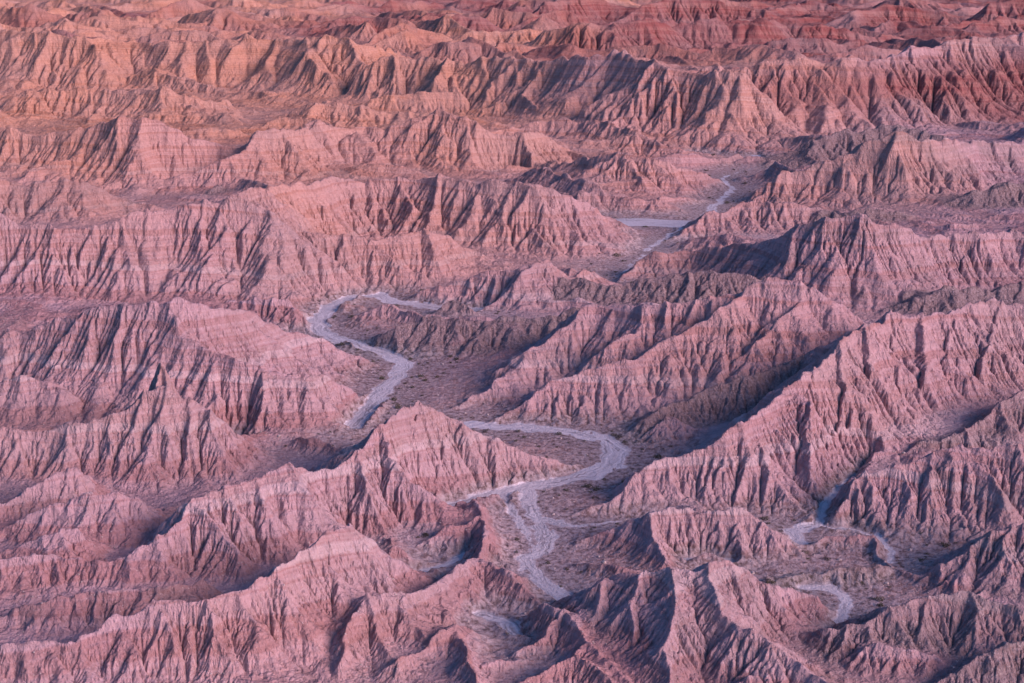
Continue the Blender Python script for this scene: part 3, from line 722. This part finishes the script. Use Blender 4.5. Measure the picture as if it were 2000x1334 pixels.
FID = ID[:-1, :-1].copy()
FW = (DW[:-1, :-1] < 0.5) & (H[:-1, :-1] < 1.0)
FID[FW] = -3
land_mesh('dry_wash', FID == -3, 'pale winding bed of the dry wash between the ridges')
land_mesh('valley_ground', FID == -1, 'low broken ground between the ridges and beside the wash')
land_mesh('distant_badlands', FID == -2, 'far red and tan badlands along the top edge')
for k, rd in enumerate(RIDGES):
    m = FID == k
    if m.any(): land_mesh('badland_ridge', m, LABELS.get(rd[0], 'fluted clay ridge'))

# ---------------------------------------------------------------- scrub and stones
def plain(name, col, rough=0.9, var=0.25):
    t = NT(name)
    P = t('ShaderNodeNewGeometry').outputs['Position']
    n = t.noise(P, 2.5, 4, 0.6)
    c = t.ramp(n, [(0.3, tuple(v * (1 - var) for v in col)), (0.7, tuple(min(1, v * (1 + var)) for v in col))])
    b = t('ShaderNodeBsdfPrincipled', Base_Color=c, Roughness=rough)
    t('ShaderNodeOutputMaterial', Surface=b.outputs[0])
    return t.m
LEAF = plain('scrub_leaves', (0.075, 0.075, 0.05))
STONE = plain('stone', (0.50, 0.43, 0.42))
rng = np.random.RandomState(3); random.seed(5)
GX = np.gradient(H, axis=1); GY = np.gradient(H, axis=0)
_, _, DP = grid(NRr, NCc)
SLOPE = np.hypot(GX, GY) / (DP * np.hypot(X, Y))
PXX = X / Y * 2778 / CP + 1000

def shrub_mesh(seed):
    """a twiggy dome of small leaf clumps"""
    rg = random.Random(seed); v = []; f = []
    for i in range(150):
        a = rg.random() * 6.283; el = math.asin(rg.random() ** 0.8); rad = 0.45 + 0.55 * rg.random() ** 0.5
        rad *= 1 + 0.25 * math.sin(3 * a + seed)
        p = Vector((math.cos(a) * math.cos(el), math.sin(a) * math.cos(el), 0.75 * math.sin(el) + 0.05)) * rad
        s = 0.08 + 0.10 * rg.random()
        u = Vector((rg.gauss(0, 1), rg.gauss(0, 1), rg.gauss(0, 1))).normalized(); w = u.orthogonal().normalized()
        k = len(v); v += [p + u * s, p + w * s * 0.6, p - u * s, p - w * s * 0.6]; f.append((k, k + 1, k + 2, k + 3))
    for i in range(9):
        a = i * 0.7; k = len(v)
        tip = Vector((math.cos(a) * 0.6, math.sin(a) * 0.6, 0.5)); side = Vector((-math.sin(a), math.cos(a), 0)) * 0.03
        v += [side * 1.0 + Vector((0, 0, -0.15)), -side + Vector((0, 0, -0.15)), tip]; f.append((k, k + 1, k + 2))
    me = bpy.data.meshes.new('desert_shrub'); me.from_pydata([tuple(q) for q in v], [], f); me.materials.append(LEAF)
    return me

def rock_shape(seed, n=2):
    import bmesh
    bm = bmesh.new(); bmesh.ops.create_icosphere(bm, subdivisions=n, radius=1.0)
    rg = random.Random(seed); cuts = [(Vector((rg.gauss(0, 1), rg.gauss(0, 1), rg.gauss(0, 1))).normalized(), 0.55 + 0.3 * rg.random()) for _ in range(9)]
    for q in bm.verts:
        for nrm, dd in cuts:
            e = q.co.dot(nrm) - dd
            if e > 0: q.co -= nrm * e
        q.co.z *= 0.75
    me = bpy.data.meshes.new('boulder'); bm.to_mesh(me); bm.free(); me.materials.append(STONE)
    return me

def pick(mask, n):
    ii, jj = np.nonzero(mask)
    w = np.hypot(X[ii, jj], Y[ii, jj]); w = w ** 2 / (w.max() ** 2)      # even per unit of ground
    idx = rng.choice(len(ii), n, replace=False, p=w / w.sum())
    return [(float(X[ii[q], jj[q]]), float(Y[ii[q], jj[q]]), float(H[ii[q], jj[q]])) for q in idx]

inframe = (PXX > 10) & (PXX < 1990) & (Y > 385)
spots = pick(inframe & (DW > 0.8) & (DW < 22) & (H < 5) & (SLOPE < 0.35) & (Y < 900), 230)
spots += pick(inframe & (DW > 0.8) & (DW < 40) & (H < 5) & (SLOPE < 0.35) & (Y >= 900) & (Y < 1500), 60)
sm = [shrub_mesh(i) for i in range(4)]
for i, (x, y, z) in enumerate(spots):
    o = bpy.data.objects.new('desert_shrub', sm[i % 4]); S.collection.objects.link(o)
    s = (0.6 + 1.3 * random.random() ** 3) * (1.0 if y < 900 else 1.5)
    o.location = (x, y, z); o.scale = (s, s, s * 0.9); o.rotation_euler = (0, 0, random.random() * 6.28)
    o['label'] = 'small dark desert shrub on the gravel flats beside the dry wash'; o['category'] = 'shrub'
    o['group'] = 'desert shrubs along the wash'
rm = [rock_shape(i) for i in range(4)]
for i, (x, y, z) in enumerate(pick(inframe & (DW > 0.5) & (DW < 30) & (H < 10) & (SLOPE < 0.6) & (Y < 700), 110)):
    o = bpy.data.objects.new('boulder', rm[i % 4]); S.collection.objects.link(o)
    s = 0.35 + 0.55 * random.random() ** 2
    o.location = (x, y, z + 0.1 * s); o.scale = (s, s * (0.8 + 0.4 * random.random()), s); o.rotation_euler = (random.random(), random.random(), random.random() * 6.28)
    o['label'] = 'pale fallen boulder at the foot of the clay slopes'; o['category'] = 'boulder'
    o['group'] = 'boulders fallen along the valley sides'
# loose stones, past counting
tmpl = []
for i in range(3):
    me = rock_shape(20 + i, 1)
    tmpl.append((np.array([v.co[:] for v in me.vertices], np.float32), np.array([p.vertices[:] for p in me.polygons], np.int32)))
    bpy.data.meshes.remove(me)
clump = fbm(X / 25, Y / 25, 3, 91)
vs = []; fs = []; off = 0
for i, (x, y, z) in enumerate(pick((PXX > -150) & (PXX < 2150) & (Y > 300) & (Y < 800) & (DW > 0.3) & (clump > 0.15) & (SLOPE < 1.2), 14000)):
    tv, tf = tmpl[i % 3]
    s = 0.10 + 0.28 * rng.rand() ** 3; a = rng.rand() * 6.28
    c, d_ = math.cos(a) * s, math.sin(a) * s
    rot = np.array([[c, -d_, 0], [d_, c, 0], [0, 0, s]], np.float32)
    vs.append(tv @ rot.T + np.array([x, y, z + 0.1 * s], np.float32)); fs.append(tf + off); off += len(tv)
V = np.concatenate(vs); F = np.concatenate(fs)
me = bpy.data.meshes.new('loose_stones')
me.vertices.add(len(V)); me.vertices.foreach_set('co', V.ravel())
me.loops.add(F.size); me.loops.foreach_set('vertex_index', F.ravel())
me.polygons.add(len(F)); me.polygons.foreach_set('loop_start', np.arange(0, F.size, 3, dtype=np.int32))
me.update(calc_edges=True); me.materials.append(STONE)
o = bpy.data.objects.new('loose_stones', me); S.collection.objects.link(o)
o['kind'] = 'stuff'; o['label'] = 'pale loose stones scattered over slopes and gravel flats'; o['category'] = 'stones'
